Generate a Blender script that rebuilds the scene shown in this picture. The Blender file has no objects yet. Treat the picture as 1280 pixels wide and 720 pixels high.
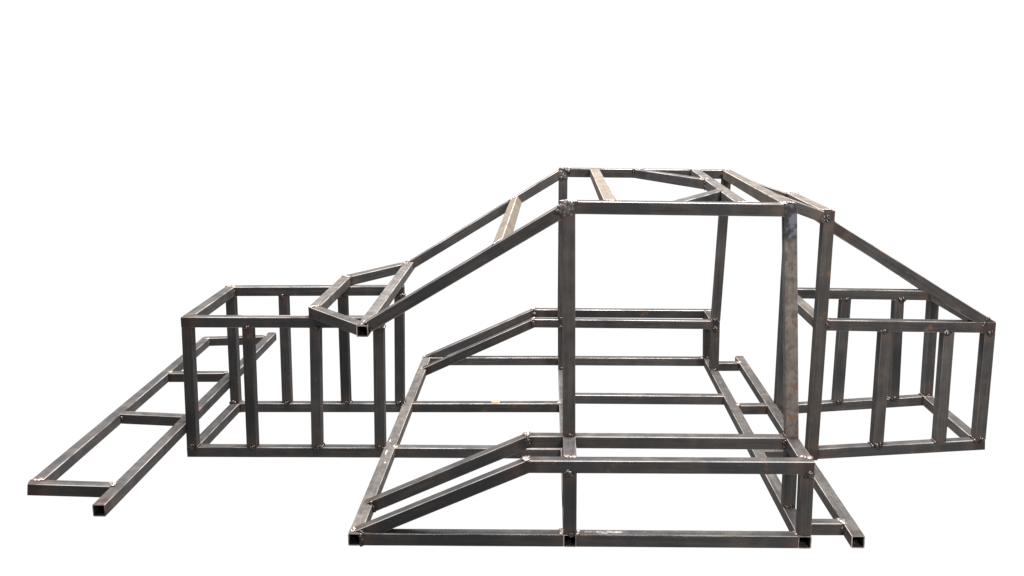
import bpy, bmesh, math, random
from mathutils import Vector, Matrix, noise
random.seed(7)
sc = bpy.context.scene
COL = sc.collection
T = 0.025                       # side of the square tube in metres; the frame is laid out in tube widths
FLOOR_Z = -0.53                 # underside of the frame in tube widths

# ------------------------------------------------------------------ camera, world, lamps, exposure
def cam_matrix(pos, pitch, yaw, roll):
    fwd = Vector((math.sin(yaw) * math.cos(pitch), math.cos(yaw) * math.cos(pitch), -math.sin(pitch)))
    right = Vector((math.cos(yaw), -math.sin(yaw), 0))
    up = right.cross(fwd)
    c, s = math.cos(roll), math.sin(roll)
    r2 = right * c + up * s
    u2 = up * c - right * s
    m = Matrix((r2, u2, -fwd)).transposed().to_4x4()
    m.translation = Vector(pos) * T
    return m
cd = bpy.data.cameras.new('camera'); cam = bpy.data.objects.new('camera', cd); COL.objects.link(cam)
cam.matrix_world = cam_matrix((-1.6636, -80.174, 36.598), 0.199077, -0.0350347, -0.0064062)
cd.sensor_width = 36; cd.lens = 36 * 1335.81 / 1280; cd.clip_start = 0.05; cd.clip_end = 200
sc.camera = cam

w = bpy.data.worlds.new('World'); sc.world = w; w.use_nodes = True
bg = w.node_tree.nodes['Background']; bg.inputs[0].default_value = (1, 1, 1, 1); bg.inputs[1].default_value = 1.03     # plain white all round, as in the photograph

def area(name, loc, target, sx, sy, energy, col):
    l = bpy.data.lights.new(name, 'AREA'); l.shape = 'RECTANGLE'; l.size = sx; l.size_y = sy
    l.energy = energy; l.color = col
    o = bpy.data.objects.new(name, l); COL.objects.link(o); o.location = loc
    o.rotation_euler = (Vector(target) - Vector(loc)).to_track_quat('-Z', 'Y').to_euler()
    return o
area('overhead_added_light', (0.1, 1.3, 4.2), (0.1, 1.3, 0), 2.8, 2.6, 1750, (1, 0.985, 0.97))  # unseen area lamp added overhead to brighten the tube tops
area('front_fill_light', (1.1, -2.3, 1.9), (0.75, 0.3, 0.6), 0.7, 0.7, 19, (1, 0.95, 0.9)).data.spread = math.radians(50)  # unseen fill lamp added to brighten the upper right front
vs = sc.view_settings
vs.view_transform = 'Standard'; vs.look = 'None'; vs.exposure = 0.0; vs.gamma = 1.0; vs.use_curve_mapping = False

# ------------------------------------------------------------------ materials
def nd(t, typ, **kw):
    n = t.nodes.new(typ)
    for k, v in kw.items(): setattr(n, k, v)
    return n
def mat(name):
    m = bpy.data.materials.new(name); m.use_nodes = True
    return m, m.node_tree, m.node_tree.nodes['Principled BSDF']
def mixc(t, fac, a, b, mode='MIX'):
    n = nd(t, 'ShaderNodeMix', data_type='RGBA', blend_type=mode)
    for i, v in ((0, fac), (6, a), (7, b)):
        if isinstance(v, (tuple, list)): n.inputs[i].default_value = (*v, 1)
        elif isinstance(v, (int, float)): n.inputs[i].default_value = v
        else: t.links.new(v, n.inputs[i])
    return n.outputs[2]
def mth(t, op, a, b=None, clamp=False):
    n = nd(t, 'ShaderNodeMath', operation=op, use_clamp=clamp)
    for i, v in ((0, a), (1, b)):
        if v is None: continue
        if isinstance(v, (int, float)): n.inputs[i].default_value = v
        else: t.links.new(v, n.inputs[i])
    return n.outputs[0]
def mrange(t, v, a, b, c=0.0, d=1.0):
    n = nd(t, 'ShaderNodeMapRange', interpolation_type='SMOOTHSTEP')
    t.links.new(v, n.inputs[0])
    for i, q in zip((1, 2, 3, 4), (a, b, c, d)): n.inputs[i].default_value = q
    return n.outputs[0]
def oattr(t, name):
    return nd(t, 'ShaderNodeAttribute', attribute_type='OBJECT', attribute_name=name).outputs['Fac']

def steel_material(name, edge):
    m, t, b = mat(name)
    tc = nd(t, 'ShaderNodeTexCoord'); oi = nd(t, 'ShaderNodeObjectInfo')
    off = nd(t, 'ShaderNodeVectorMath', operation='ADD'); t.links.new(tc.outputs['Object'], off.inputs[0])
    comb = nd(t, 'ShaderNodeCombineXYZ')
    rx = mth(t, 'MULTIPLY', oi.outputs['Random'], 37.0)
    t.links.new(rx, comb.inputs[0]); t.links.new(rx, comb.inputs[1])
    t.links.new(comb.outputs[0], off.inputs[1])
    def tex(scale, det=4, rough=.55, sc_=1.0):
        mp = nd(t, 'ShaderNodeMapping'); mp.inputs['Scale'].default_value = scale
        t.links.new(off.outputs[0], mp.inputs[0])
        n = nd(t, 'ShaderNodeTexNoise'); n.inputs['Scale'].default_value = sc_; n.inputs['Detail'].default_value = det
        n.inputs['Roughness'].default_value = rough
        t.links.new(mp.outputs[0], n.inputs['Vector']); return n.outputs['Fac']
    streak = tex((7, 260, 260), 5, .6)
    blotch = tex((26, 26, 26), 6, .62)
    fine = tex((520, 520, 520), 3, .7)
    big = tex((7, 7, 7), 3, .5)
    sepa = nd(t, 'ShaderNodeSeparateXYZ'); t.links.new(tc.outputs['Object'], sepa.inputs[0])
    ax = mth(t, 'ABSOLUTE', sepa.outputs[0])
    toend = mth(t, 'SUBTRACT', oattr(t, 'half_length'), ax)          # metres from the nearer end
    wob = mth(t, 'MULTIPLY', mth(t, 'SUBTRACT', blotch, .5), .05)
    hd = mth(t, 'ADD', toend, wob)
    heat = mrange(t, hd, .022, .006)
    tint = mrange(t, hd, .048, .018)
    # mill scale: bluish black to brown grey, drawn out along the tube
    c = mixc(t, mrange(t, streak, .30, .72), (.020, .0188, .0188), (.036, .0335, .0325))
    c = mixc(t, mrange(t, blotch, .42, .75, 0, .6), c, (.044, .037, .032))
    c = mixc(t, mrange(t, big, .46, .60, 0, .65), c, (.019, .0192, .021))
    lum = mth(t, 'ADD', .66, mth(t, 'MULTIPLY', oi.outputs['Random'], .44))
    lumc = nd(t, 'ShaderNodeCombineXYZ')
    for i in range(3): t.links.new(lum, lumc.inputs[i])
    c = mixc(t, 1.0, c, lumc.outputs[0], 'MULTIPLY')
    c = mixc(t, mth(t, 'MULTIPLY', oattr(t, 'pale'), mth(t, 'ADD', .35, mth(t, 'MULTIPLY', mrange(t, tex((55, 75, 75), 6, .7), .36, .56), .65))), c, mixc(t, mrange(t, blotch, .3, .7), (.066, .056, .048), (.10, .088, .077)))
    c = mixc(t, mth(t, 'MULTIPLY', oattr(t, 'film'), mrange(t, blotch, .2, .7, .65, 1)), c, (.084, .066, .049))  # warm reflected light put into the base colour of chosen tubes
    c = mixc(t, mth(t, 'MULTIPLY', tint, .35), c, (.052, .033, .024))
    c = mixc(t, mth(t, 'MULTIPLY', heat, .6), c, (.013, .010, .010))
    rust = mth(t, 'MULTIPLY', mrange(t, mth(t, 'ADD', blotch, mth(t, 'MULTIPLY', oattr(t, 'rust'), .2)), .62, .70), .8)
    c = mixc(t, rust, c, mixc(t, fine, (.05, .024, .016), (.095, .046, .028)))
    # blued and sooted by the torch beyond local x = scorch
    sx = mth(t, 'ADD', sepa.outputs[0], mth(t, 'MULTIPLY', wob, .6))
    burn = mrange(t, mth(t, 'SUBTRACT', sx, oattr(t, 'scorch')), -.012, .012)
    c = mixc(t, burn, c, mixc(t, mrange(t, blotch, .50, .60), (.012, .011, .012), (.05, .053, .066)))
    # scratches
    scr = mrange(t, tex((40, 900, 900), 2, .5), .70, .78, 0, .6)
    c = mixc(t, scr, c, (.13, .125, .12))
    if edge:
        wear_glint = mth(t, 'MULTIPLY', mrange(t, tex((9, 30, 30), 5, .6), .30, .62), oattr(t, 'edge_wear_glint'))
        c = mixc(t, mth(t, 'MULTIPLY', wear_glint, .8), c, (.2, .19, .18))  # worn corners, with their bright glint also painted into the colour
    t.links.new(c, b.inputs['Base Color'])
    r = mth(t, 'ADD', mrange(t, streak, .25, .75, .30, .46), mth(t, 'MULTIPLY', rust, .3))
    r = mth(t, 'ADD', r, mrange(t, blotch, .35, .7, -.04, .14))
    t.links.new(r, b.inputs['Roughness'])
    b.inputs['Specular IOR Level'].default_value = 0.0
    bp = nd(t, 'ShaderNodeBump'); bp.inputs['Strength'].default_value = .22; bp.inputs['Distance'].default_value = .0006
    h = mth(t, 'ADD', mth(t, 'MULTIPLY', fine, .08), mth(t, 'MULTIPLY', blotch, 1.0))
    t.links.new(h, bp.inputs['Height']); t.links.new(bp.outputs[0], b.inputs['Normal'])
    # dull oxide sheen: Fresnel that saturates early, as on a rough scale
    gl = nd(t, 'ShaderNodeBsdfGlossy'); gl.inputs['Color'].default_value = (.95, .93, .92, 1)
    t.links.new(r, gl.inputs['Roughness']); t.links.new(bp.outputs[0], gl.inputs['Normal'])
    fr = nd(t, 'ShaderNodeFresnel'); fr.inputs['IOR'].default_value = 1.42
    fac = mth(t, 'MINIMUM', mth(t, 'MULTIPLY', mth(t, 'SUBTRACT', fr.outputs[0], .018), .6), .026)
    if edge: fac = mth(t, 'ADD', fac, mth(t, 'MULTIPLY', wear_glint, .07))
    fac = mth(t, 'MULTIPLY', fac, mth(t, 'SUBTRACT', 1.0, mth(t, 'MULTIPLY', rust, .7)))
    mx = nd(t, 'ShaderNodeMixShader'); t.links.new(fac, mx.inputs[0])
    t.links.new(b.outputs[0], mx.inputs[1]); t.links.new(gl.outputs[0], mx.inputs[2])
    t.links.new(mx.outputs[0], t.nodes['Material Output'].inputs['Surface'])
    return m
STEEL = steel_material('mill_scale_steel', False)
EDGE = steel_material('worn_steel_corner_glint', True)

def plain(name, c0, c1, scale, rough, metal=0.0, bump=0.0):
    m, t, b = mat(name)
    tc = nd(t, 'ShaderNodeTexCoord'); n = nd(t, 'ShaderNodeTexNoise'); n.inputs['Scale'].default_value = scale
    n.inputs['Detail'].default_value = 5
    t.links.new(tc.outputs['Object'], n.inputs['Vector'])
    t.links.new(mixc(t, mrange(t, n.outputs['Fac'], .35, .68), c0, c1), b.inputs['Base Color'])
    b.inputs['Roughness'].default_value = rough; b.inputs['Metallic'].default_value = metal
    if bump:
        bp = nd(t, 'ShaderNodeBump'); bp.inputs['Strength'].default_value = .6; bp.inputs['Distance'].default_value = bump
        t.links.new(n.outputs['Fac'], bp.inputs['Height']); t.links.new(bp.outputs[0], b.inputs['Normal'])
    return m
WELD = plain('weld_metal', (.010, .008, .008), (.065, .058, .056), 160, .24, .7, .0006)
SMEAR = plain('spread_weld_metal', (.026, .023, .022), (.062, .056, .052), 110, .6, .25, .0004)
GROUND = plain('ground_weld_metal', (.07, .05, .04), (.30, .265, .245), 120, .36, .6, .0003)
RED = plain('red_marker', (.20, .035, .035), (.34, .08, .08), 90, .6)
ORANGE = plain('orange_marker', (.45, .17, .03), (.6, .28, .05), 90, .6)
CHALK = plain('chalk', (.3, .3, .31), (.55, .55, .55), 120, .8)

# ------------------------------------------------------------------ the welded frame
FRAME = bpy.data.objects.new('car_frame', None); COL.objects.link(FRAME)
FRAME.empty_display_size = .2
FRAME.location = (0, 26 * T, FLOOR_Z * T)
FRAME['label'] = 'bare dark steel car frame welded from square tube, on white'
FRAME['category'] = 'car frame'
INV = Matrix.Translation(-FRAME.location)

# joints, in tube widths
J = dict(
 BL0=(-17.21,-.15,-.04), BM0=(.03,-.02,-.05), BR0=(18.59,-.05,.0), LR0=(22.80,.06,.02),
 BL1=(-17.50,53.63,-.04), BM1=(.06,53.68,0), BR1=(18.74,53.64,-.04), LR1=(22.92,53.72,.01),
 SOnb=(-3.31,-.03,6.15), SOnr=(18.57,.07,6.15), SInb=(-3.40,5.64,6.18), SInr=(18.61,5.64,6.15),
 SOnl=(-16.70,.10,.25), SInl=(-16.72,5.80,.25),
 SOfb=(-3.53,53.70,6.35), SOfr=(18.59,53.69,6.25), SIfb=(-3.51,48.02,6.38), SIfr=(18.69,47.97,6.22),
 SOfl=(-16.93,53.75,.34), SIfl=(-16.72,48.10,.30),
 RFn=(-.05,6.10,25.89), RRn=(17.73,6.27,25.61), RFf=(.04,47.69,24.87), RRf=(19.41,47.54,24.60),
 Wn=(-18.21,12.17,14.15), Wf=(-18.19,44.19,14.17), CWn=(-24.25,19.73,14.10), CWf=(-23.86,34.22,14.30),
 Cn0b=(-36.98,19.80,-.10), Cn0t=(-36.70,19.89,13.09), Cn1b=(-30.99,19.78,0), Cn1t=(-30.77,19.84,13.1),
 Cn2b=(-24.54,19.77,0), Cn2t=(-24.19,19.84,13.1), Cn3b=(-18.28,19.79,0), Cn3t=(-18.04,19.81,13.08),
 Cf0b=(-36.81,34.03,-.09), Cf0t=(-36.67,34.15,13.20), Cf1b=(-30.99,34.10,0), Cf1t=(-30.80,34.15,13.2),
 Cf2b=(-24.35,34.12,0), Cf2t=(-24.27,34.14,13.2), Cf3b=(-18.31,34.10,0), Cf3t=(-18.02,34.17,13.26),
 CnM=(0,19.77,-.06), CfM=(0,34.14,.03), FL0=(0,37.32,.03), FL1=(18.64,37.31,-.03),
 Kn0b=(23.86,19.49,.15), Kn0t=(24.30,19.68,23.32), Kn0m=(24.14,19.66,12.95), Kn3b=(39.95,20.00,1.02), Kn3t=(39.89,19.70,12.74),
 Kn1b=(30.13,19.7,.47), Kn1t=(30.23,19.7,12.85), Kn2b=(36.13,19.8,.80), Kn2t=(36.09,19.7,12.80),
 Kf0b=(23.88,34.22,-.15), Kf0t=(24.16,34.31,23.33), Kf0m=(24.05,34.30,12.97), Kf3b=(39.98,34.55,.90), Kf3t=(39.84,34.33,12.76),
 Kf1b=(30.21,34.3,.27), Kf1t=(30.44,34.3,12.88), Kf2b=(36.31,34.4,.66), Kf2t=(36.09,34.33,12.80),
 Bi0=(-38.17,.69,1.92), Bi1=(-37.55,53.04,3.17), Bo0=(-44.64,2.87,2.76), Bo1=(-45.95,52.76,2.69))
J = {k: Vector(v) for k, v in J.items()}
X, Y, Z = Vector((1,0,0)), Vector((0,1,0)), Vector((0,0,1))
def at(a, b, axis, val):
    a = J[a] if isinstance(a, str) else a; b = J[b] if isinstance(b, str) else b
    k = (val - a[axis]) / (b[axis] - a[axis]); return a + (b - a) * k

class Tube:                      # geometry of one tube: axis, side and top directions
    def __init__(s, a, b, hint=None):
        s.a = J[a] if isinstance(a, str) else Vector(a); s.b = J[b] if isinstance(b, str) else Vector(b)
        s.d = (s.b - s.a).normalized()
        if hint is None: hint = X if abs(s.d.y) > .6 else Y
        s.u = (hint - s.d * hint.dot(s.d)).normalized(); s.v = s.d.cross(s.u)
HALF = .53                      # half the tube section
def face(t, d, off=HALF):
    """plane of the face of tube t first met when travelling along d: (point, normal)"""
    n = max((t.u, -t.u, t.v, -t.v), key=lambda q: -q.dot(d))
    return (t.a + n * off, n)
def mitre(t1, t2, p):
    d1 = t1.d if (t1.b - p).length < (t1.a - p).length else -t1.d   # pointing to the joint
    d2 = t2.d if (t2.b - p).length < (t2.a - p).length else -t2.d
    return (p, (d1 - d2).normalized())

R_C, WALL, SEG = .11, .085, 3
def ring(h, r):
    pts = []
    for k, (cx, cy) in enumerate(((1, 1), (-1, 1), (-1, -1), (1, -1))):
        for i in range(SEG + 1):
            a = math.pi / 2 * (k + i / SEG)
            pts.append((cx * (h - r) + r * math.cos(a), cy * (h - r) + r * math.sin(a)))
    return pts
OUT, INN = ring(HALF, R_C), ring(HALF - WALL, .05)
TUBES = []
def tube(name, t, ea=.5, eb=.5, label=None, **props):
    """ea, eb: extension past the joint (number), one cutting plane, or a list of planes (coped: the farthest hit)"""
    def end(pt, s, e):
        base = t.a if s < 0 else t.b
        if isinstance(e, (int, float)): return (base + t.d * s * e - pt).dot(t.d)
        ks = []
        for (q, n) in (e if isinstance(e, list) else [e]):
            ks.append((q - pt).dot(n) / t.d.dot(n))
        return max(ks) if s > 0 else min(ks)
    org = (t.a + t.b) / 2
    n = len(OUT); vs_, lens = [], []
    for prof in (OUT, INN):
        for s, e in ((-1, ea), (1, eb)):
            for (p, q) in prof:
                pt = org + t.u * p + t.v * q
                k = end(pt, s, e); lens.append(abs(k))
                vs_.append((k * T, p * T, q * T))
    fs, mi = [], []
    for i in range(n):
        j = (i + 1) % n
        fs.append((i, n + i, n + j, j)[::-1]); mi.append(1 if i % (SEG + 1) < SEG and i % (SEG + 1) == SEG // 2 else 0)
        fs.append((2*n + i, 3*n + i, 3*n + j, 2*n + j)); mi.append(0)
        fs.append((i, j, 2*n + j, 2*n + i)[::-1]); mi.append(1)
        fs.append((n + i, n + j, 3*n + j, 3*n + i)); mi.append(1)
    me = bpy.data.meshes.new(name); me.from_pydata(vs_, [], fs); me.update()
    bm = bmesh.new(); bm.from_mesh(me); bmesh.ops.recalc_face_normals(bm, faces=bm.faces); bm.to_mesh(me); bm.free()
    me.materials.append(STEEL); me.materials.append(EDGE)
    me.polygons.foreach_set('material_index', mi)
    o = bpy.data.objects.new(name, me); COL.objects.link(o); o.parent = FRAME
    m = Matrix((t.d, t.u, t.v)).transposed().to_4x4(); m.translation = org * T
    o.matrix_local = INV @ m
    o['half_length'] = (t.b - t.a).length / 2 * T
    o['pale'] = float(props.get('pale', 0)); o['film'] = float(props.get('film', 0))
    o['rust'] = float(props.get('rust', random.choice((-.6, -.5, -.4, -.3, -.15, -.05))))
    o['edge_wear_glint'] = .2 if abs(t.d.z) > .8 else 1.0  # painted corner glint kept weak on upright tubes
    o['scorch'] = float(props.get('scorch', 9.0))
    if label: o['label'] = label
    t.obj = o; t.m = m; t.ends = (ea, eb); TUBES.append(t)
    return t

# --- floor: three cross tubes run through, the rails are butted between them
TL, TM, TR = Tube('BL0', 'BL1'), Tube('BM0', 'BM1'), Tube('BR0', 'BR1')
LR = Tube('LR0', 'LR1')
tube('floor_cross_tube', TL, .5, .5, rust=-.05, pale=.36); tube('floor_cross_tube', TM, pale=.2); tube('floor_cross_tube', TR, pale=.15)
tube('rear_bumper_rail', LR, .5, .5, pale=.15)
def between(name, a, b, ta, tb, hint=None, **kw):
    t = Tube(a, b, hint)
    return tube(name, t, face(ta, -t.d), face(tb, t.d), **kw)
between('floor_rail', 'BL0', 'BM0', TL, TM); between('floor_rail', 'BM0', 'BR0', TM, TR)
between('floor_rail', 'BL1', 'BM1', TL, TM); between('floor_rail', 'BM1', 'BR1', TM, TR)
XN, XF = at('BL0', 'BL1', 1, 19.78), at('BL0', 'BL1', 1, 34.11)
CNB, CFB = Tube('Cn0b', XN), Tube('Cf0b', XF)
tube('cage_bottom_rail', CNB, .5, face(TL, X)); tube('cage_bottom_rail', CFB, .5, face(TL, X))
between('floor_rail', XN, 'CnM', TL, TM); between('floor_rail', XF, 'CfM', TL, TM, rust=.05)
between('floor_rail', 'FL0', 'FL1', TM, TR)
for y in (2.4, 19.4, 33.8, 51.3):
    between('rear_bumper_rung', at('BR0', 'BR1', 1, y), at('LR0', 'LR1', 1, y), TR, LR)

# --- sills, one pair of bent rails on each side
def sill(s, outward):
    SO, SI = Tube('SO%sb' % s, 'SO%sr' % s), Tube('SI%sb' % s, 'SI%sr' % s)
    SOs, SIs = Tube('SO%sl' % s, 'SO%sb' % s), Tube('SI%sl' % s, 'SI%sb' % s)
    top = (TL.a + Z * HALF, Z); side = (TL.a + TL.u * HALF, TL.u)
    XR = Tube(at('SI%sb' % s, 'SI%sr' % s, 0, 18.6) - Y * 0, J['SO%sr' % s])
    XM = Tube(at('SI%sb' % s, 'SI%sr' % s, 0, .05), at('SO%sb' % s, 'SO%sr' % s, 0, .05))
    tube('sill_rail', SO, mitre(SO, SOs, J['SO%sb' % s]), .5, rust=.04 if s == 'n' else 0)
    tube('sill_slope', SOs, [top, side], mitre(SO, SOs, J['SO%sb' % s]))
    tube('sill_slope', SIs, [top, side], mitre(SI, SIs, J['SI%sb' % s]))
    if s == 'n':
        tube('sill_rail', SI, mitre(SI, SIs, J['SI%sb' % s]), face(XR, X))
        tube('sill_tie', XR, .5, face(SO, XR.d))
    else:
        tube('sill_rail', SI, mitre(SI, SIs, J['SI%sb' % s]), .5)
        tube('sill_tie', XR, face(SI, -XR.d), face(SO, XR.d))
    tube('sill_tie', XM, face(SI, -XM.d), face(SO, XM.d))
    for x, ft in ((.03, TM), (18.6, TR)):
        for tt, a, b2 in ((SO, 'SO%sb' % s, 'SO%sr' % s), (SI, 'SI%sb' % s, 'SI%sr' % s)):
            hi = at(a, b2, 0, x)
            if x > 10: hi = Vector((J[b2].x, hi.y, hi.z))
            lo = at(ft.a, ft.b, 1, hi.y); q = Tube(lo, hi)
            carrier = XR if (s == 'n' and x > 10 and tt is SI) else tt
            tube('sill_post', q, face(ft, -q.d), face(carrier, q.d))
    return SO, SI, XR
SOn, SIn, XRn = sill('n', -1); SOf, SIf, XRf = sill('f', 1)

# --- cabin posts, roof, windscreen
NF = Tube(at('SInb', 'SInr', 0, .05), 'RFn'); FF = Tube(at('SIfb', 'SIfr', 0, -.05), 'RFf')
NR = Tube(J['SInr'].copy(), 'RRn'); FR = Tube(J['SIfr'].copy(), 'RRf')
tube('cabin_post', NF, face(SIn, -Z), .5, pale=.12, rust=-.3)
tube('cabin_post', FF, face(SIf, -Z), .5, rust=-.2)
tube('cabin_post', NR, face(XRn, -Z), .5, pale=.8, rust=.30, scorch=(NR.b - NR.a).length / 2 * T - .062,
     label='paler scuffed post with rust flakes and a torch-blued top')
tube('cabin_post', FR, face(SIf, -Z), .5, rust=-.1)
RN, RFr = Tube('RFn', 'RRn'), Tube('RFf', 'RRf')
tube('roof_rail', RN, face(NF, -X), face(NR, X)); tube('roof_rail', RFr, face(FF, -X), face(FR, X))
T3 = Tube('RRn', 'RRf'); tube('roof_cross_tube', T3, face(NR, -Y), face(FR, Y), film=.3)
def roofx(x, xf=None): return at('RFn', 'RRn', 0, x), at('RFf', 'RRf', 0, xf if xf else x)
p, q = roofx(3.35, 3.77); between('roof_cross_tube', p, q, RN, RFr, film=.62, label='roof cross tube with a warm glow painted on')
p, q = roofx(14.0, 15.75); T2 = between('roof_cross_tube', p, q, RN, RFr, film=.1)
def onroof(x, y):
    a, b = roofx(x); return at(a, b, 1, y)
for (x0, y0), (x1, y1), rail in (((8.7, 47.6), (15.1, 31.2), RFr), ((8.55, 6.2), (14.85, 20.5), RN)):
    t = Tube(onroof(x0, y0), onroof(x1, y1), X)
    tube('roof_brace', t, face(rail, Y if rail is RFr else -Y) if False else (rail.a + rail.u * (HALF if rail is RN else -HALF), rail.u), face(T2, X))
WN, WF = Tube(J['Wn'] + Y * .42, 'RFn'), Tube('Wf', 'RFf')
CR, CL = Tube('Wn', 'Wf'), Tube('CWn', 'CWf')
for t, post in ((WN, NF), (WF, FF)):
    tube('windscreen_rail', t, [(CR.a + Z * HALF, Z), (CR.a + X * HALF, X)], face(post, X))
p, q = at('Wn', 'RFn', 0, -5.75), at('Wf', 'RFf', 0, -5.55)
t = Tube(p, q, WN.d); tube('windscreen_cross_tube', t, face(WN, -t.d), face(WF, t.d), film=.62, label='windscreen cross tube with a warm glow painted on')
tube('cowl_cross_tube', CR, .57, .5, pale=.3)
SN, SF = Tube('CWn', 'Wn', Y), Tube('CWf', 'Wf', Y)
tube('cowl_cross_tube', CL, mitre(CL, SN, J['CWn']), mitre(CL, SF, J['CWf']), pale=.3)
tube('cowl_side_tube', SN, mitre(CL, SN, J['CWn']), face(CR, X)); tube('cowl_side_tube', SF, mitre(CL, SF, J['CWf']), face(CR, X))

# --- front cage
CNT, CFT = Tube('Cn0t', 'Cn3t'), Tube('Cf0t', 'Cf3t'); CT = Tube('Cn0t', 'Cf0t'); CB = Tube('Cn0b', 'Cf0b')
tube('cage_top_rail', CNT, mitre(CNT, CT, J['Cn0t']), .5); tube('cage_top_rail', CFT, mitre(CFT, CT, J['Cf0t']), .5)
tube('cage_top_cross_tube', CT, mitre(CNT, CT, J['Cn0t']), mitre(CFT, CT, J['Cf0t']))
tube('cage_bottom_cross_tube', CB, face(CNB, -Y), face(CFB, Y))
for s, bt, tt in (('n', CNB, CNT), ('f', CFB, CFT)):
    for i in range(4):
        t = Tube('C%s%db' % (s, i), 'C%s%dt' % (s, i)); tube('cage_post', t, face(bt, -Z), face(tt, Z))

# --- rear frame: tall posts, cage behind them, sloping braces
YK = Vector((-.11, 1, 0)).normalized()     # the rear frame stands slightly turned
KN, KF = Tube('Kn0b', 'Kn0t', YK), Tube('Kf0b', 'Kf0t', YK)
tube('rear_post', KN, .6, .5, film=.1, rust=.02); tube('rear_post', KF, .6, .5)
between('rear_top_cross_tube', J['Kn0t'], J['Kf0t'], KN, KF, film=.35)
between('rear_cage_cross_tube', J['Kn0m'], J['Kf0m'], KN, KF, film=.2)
def rail(a, b, post): t = Tube(a, b); return tube('rear_cage_rail', t, face(post, -X), .5, rust=.02)
KNB, KFB, KNT, KFT = rail('Kn0b', 'Kn3b', KN), rail('Kf0b', 'Kf3b', KF), rail('Kn0m', 'Kn3t', KN), rail('Kf0m', 'Kf3t', KF)
between('rear_cage_cross_tube', 'Kn3b', 'Kf3b', KNB, KFB); between('rear_cage_cross_tube', 'Kn3t', 'Kf3t', KNT, KFT)
for s, bt, tt in (('n', KNB, KNT), ('f', KFB, KFT)):
    for i in (1, 2, 3):
        t = Tube('K%s%db' % (s, i), 'K%s%dt' % (s, i), YK); tube('rear_cage_post', t, face(bt, -Z), face(tt, Z), pale=.08 if s == 'n' else 0)
for s, post, tt in (('n', KN, KNT), ('f', KF, KFT)):
    k3 = J['K%s3t' % s]; yy = J['K%s0t' % s].y
    hi = Vector((25.2, yy, 22.05 if s == 'n' else 22.55)); al = math.radians(31)
    for _ in range(6):
        lo = k3 + Vector((HALF - HALF * math.sin(al), 0, HALF - HALF * math.cos(al))); al = math.atan2(hi.z - lo.z, lo.x - hi.x)
    t = Tube(hi, lo); tube('rear_brace', t, face(post, -X), (k3 + Z * HALF, Z), rust=.02)
for s, post, yy in (('n', KN, 20.1), ('f', KF, 34.1)):
    a = at('RRn', 'RRf', 1, yy); b = J['K%s0t' % s] + Vector((-.3, 0, -.15))
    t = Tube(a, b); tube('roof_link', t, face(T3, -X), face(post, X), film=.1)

# --- front bumper ladder
BI = Tube('Bi0', 'Bi1'); tube('front_bumper_rail', BI, .5, .5, rust=.03)
kk = (J['Bi1'].z - J['Bi0'].z)
def onBi(y): return at('Bi0', 'Bi1', 1, y)
def onBo(y): return at('Bo0', 'Bo1', 1, y)
r0 = Tube(J['Bo0'], onBi(4.3)); tube('front_bumper_rung', r0, .5, face(BI, X), rust=-.3)
r3 = Tube(J['Bo1'], onBi(52.0)); tube('front_bumper_rung', r3, .5, face(BI, X))
BO = Tube('Bo0', 'Bo1'); tube('front_bumper_rail', BO, face(r0, -Y), face(r3, Y))
for y in (21.6, 36.3): between('front_bumper_rung', onBo(y), onBi(y), BO, BI)

# ------------------------------------------------------------------ welds
def blob_mesh(kind, seed):
    rnd = random.Random(seed); bm = bmesh.new()
    if kind == 'tack': spots = [(0, 0, .24, .15)] + [(rnd.uniform(-.24, .24), rnd.uniform(-.16, .16), rnd.uniform(.09, .19), rnd.uniform(.07, .17)) for _ in range(6)]
    elif kind == 'run': spots = [(-.38 + .76 * i / 6, rnd.uniform(-.04, .04), rnd.uniform(.11, .16), rnd.uniform(.09, .14)) for i in range(7)]
    elif kind == 'smear': spots = [(rnd.uniform(-.42, .42), rnd.uniform(-.62, .5), rnd.uniform(.18, .32), rnd.uniform(.014, .036)) for i in range(26)]
    else: spots = [(rnd.uniform(-.40, .40), rnd.uniform(-.14, .14), rnd.uniform(.14, .26), rnd.uniform(.03, .055)) for i in range(8)]
    for k, (x, y, r, h) in enumerate(spots):
        res = bmesh.ops.create_icosphere(bm, subdivisions=2 if kind == 'tack' and k == 0 else 1, radius=1)
        for vtx in res['verts']:
            c = vtx.co; n = 1 + .55 * noise.noise(c * 1.7 + Vector((seed * 3.1, k * 5.3, 0)))
            vtx.co = Vector((x + c.x * r * n, y + c.y * r * n, c.z * h * n)) * T
    me = bpy.data.meshes.new('weld_' + kind); bm.to_mesh(me); bm.free()
    for p_ in me.polygons: p_.use_smooth = True
    me.materials.append({'patch': GROUND, 'smear': SMEAR}.get(kind, WELD))
    return me
LIB = {k: [blob_mesh(k, i + 1) for i in range(5)] for k in ('tack', 'run', 'patch', 'smear')}
def weld(t, p, n, along, kind, s=1.0):
    o = bpy.data.objects.new('weld_bead', random.choice(LIB[kind])); COL.objects.link(o); o.parent = t.obj
    n = n.normalized(); along = (along - n * along.dot(n)).normalized()
    if random.random() < .5: along = -along
    m = Matrix((along, n.cross(along), n)).transposed().to_4x4(); m.translation = p * T
    o.matrix_local = t.m.inverted() @ m
    o.scale = Vector((s * random.uniform(.85, 1.15), s * random.uniform(.85, 1.15), s))
EYE = Vector((-1.66, -80.2, 36.6))
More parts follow.
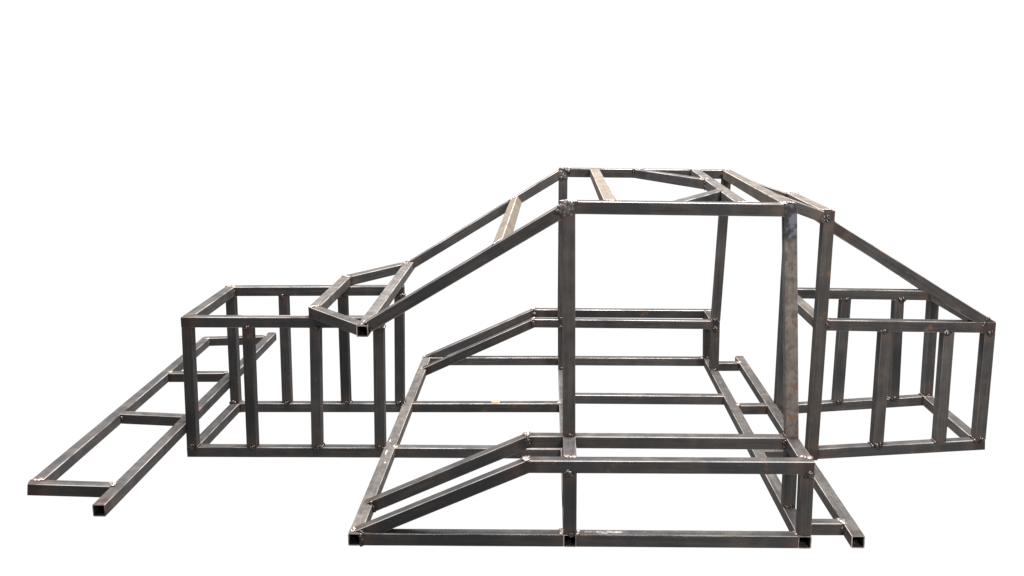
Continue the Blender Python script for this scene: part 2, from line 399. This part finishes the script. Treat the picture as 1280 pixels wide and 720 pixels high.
for t in list(TUBES):
    for s, e in ((-1, t.ends[0]), (1, t.ends[1])):
        if isinstance(e, (int, float)): continue
        pl = e if isinstance(e, list) else [e]
        for n in (t.u, -t.u, t.v, -t.v):
            base = t.a + n * HALF
            ks = [(q_ - base).dot(nn) / t.d.dot(nn) for q_, nn in pl]
            k = max(ks) if s > 0 else min(ks)
            p = base + t.d * k
            if n.dot((EYE - p).normalized()) < .05: continue
            along = n.cross(t.d)
            if n.z > .6: kind, pr = 'patch', .75
            elif n.y < -.6 and abs(t.d.z) > .6: kind, pr = 'tack', .85
            elif n.y < -.6: kind, pr = ('tack' if random.random() < .5 else 'run'), .55
            else: kind, pr = 'run', .7
            if random.random() > pr: continue
            jit = along * random.uniform(-.18, .18) if kind == 'tack' else Vector((0, 0, 0))
            weld(t, p + jit, n, along, kind, random.uniform(1.0, 1.35) if kind == 'tack' else 1.12)
# heavy build-up where windscreen rail, post and roof rail meet
for t in (NF, FF):
    weld(t, t.b + Vector((0, -HALF, -.05)), -Y, X, 'smear', 1.0)
    weld(t, t.b + Vector((-.35, -HALF, -.15)), -Y, Z, 'smear', .7)
    for k in range(3): weld(t, t.b + Vector((random.uniform(-.3, .3), random.uniform(-.3, .3), .5)), Z, X, 'patch', .9)

# ring weld where the roof links meet the tall rear posts
for t in (KN, KF):
    weld(t, t.b + Vector((-.28, -HALF, -.25)), -Y, X, 'smear', .62)
    for k in range(5):
        a_ = k * 1.256; weld(t, t.b + Vector((-.22 + .24 * math.cos(a_), -HALF, -.22 + .24 * math.sin(a_))), -Y, Vector((-math.sin(a_), 0, math.cos(a_))), 'tack', .6)

# ------------------------------------------------------------------ marks left by marker, chalk and grinder
def mark(t, x0, x1, w0, dy, m, top=True, seed=0):
    """ragged thin patch on the top face of tube t between distances x0, x1 (tube widths) from its start"""
    rnd = random.Random(seed); bm = bmesh.new(); n = 9; lo, hi = [], []
    n3 = t.v if abs(t.v.z) > abs(t.u.z) else t.u
    if n3.z < 0: n3 = -n3
    side = n3.cross(t.d)
    for i in range(n):
        x = x0 + (x1 - x0) * i / (n - 1); ww = w0 * (.25 + .75 * math.sin(math.pi * (i + .5) / n)) * rnd.uniform(.6, 1.1)
        for lst, sg in ((lo, -1), (hi, 1)): lst.append(t.a + t.d * x + side * (dy + sg * ww) + n3 * (HALF + .012))
    im = t.m.inverted()
    a = [bm.verts.new(im @ (q_ * T)) for q_ in lo]; b = [bm.verts.new(im @ (q_ * T)) for q_ in hi]
    for i in range(n - 1): bm.faces.new((a[i], a[i + 1], b[i + 1], b[i]))
    me = bpy.data.meshes.new('paint_mark'); bm.to_mesh(me); bm.free(); me.materials.append(m)
    o = bpy.data.objects.new('paint_mark', me); COL.objects.link(o); o.parent = t.obj
mark(CNT, 5.2, 13.5, .10, .22, RED, seed=2)
FLR = [t for t in TUBES if t.obj.name.startswith('floor_rail')]
mark(FLR[5], 9.3, 10.3, .2, .05, ORANGE, seed=3)
mark(FLR[1], 1.2, 4.3, .26, .02, GROUND, seed=4); mark(FLR[1], 2.2, 3.4, .12, -.1, CHALK, seed=5)
mark(TL, 17.5, 18.7, .07, .12, CHALK, seed=6); mark(TL, 15.2, 15.5, .07, -.16, CHALK, seed=7); mark(TL, 21.2, 21.7, .06, .2, CHALK, seed=8)
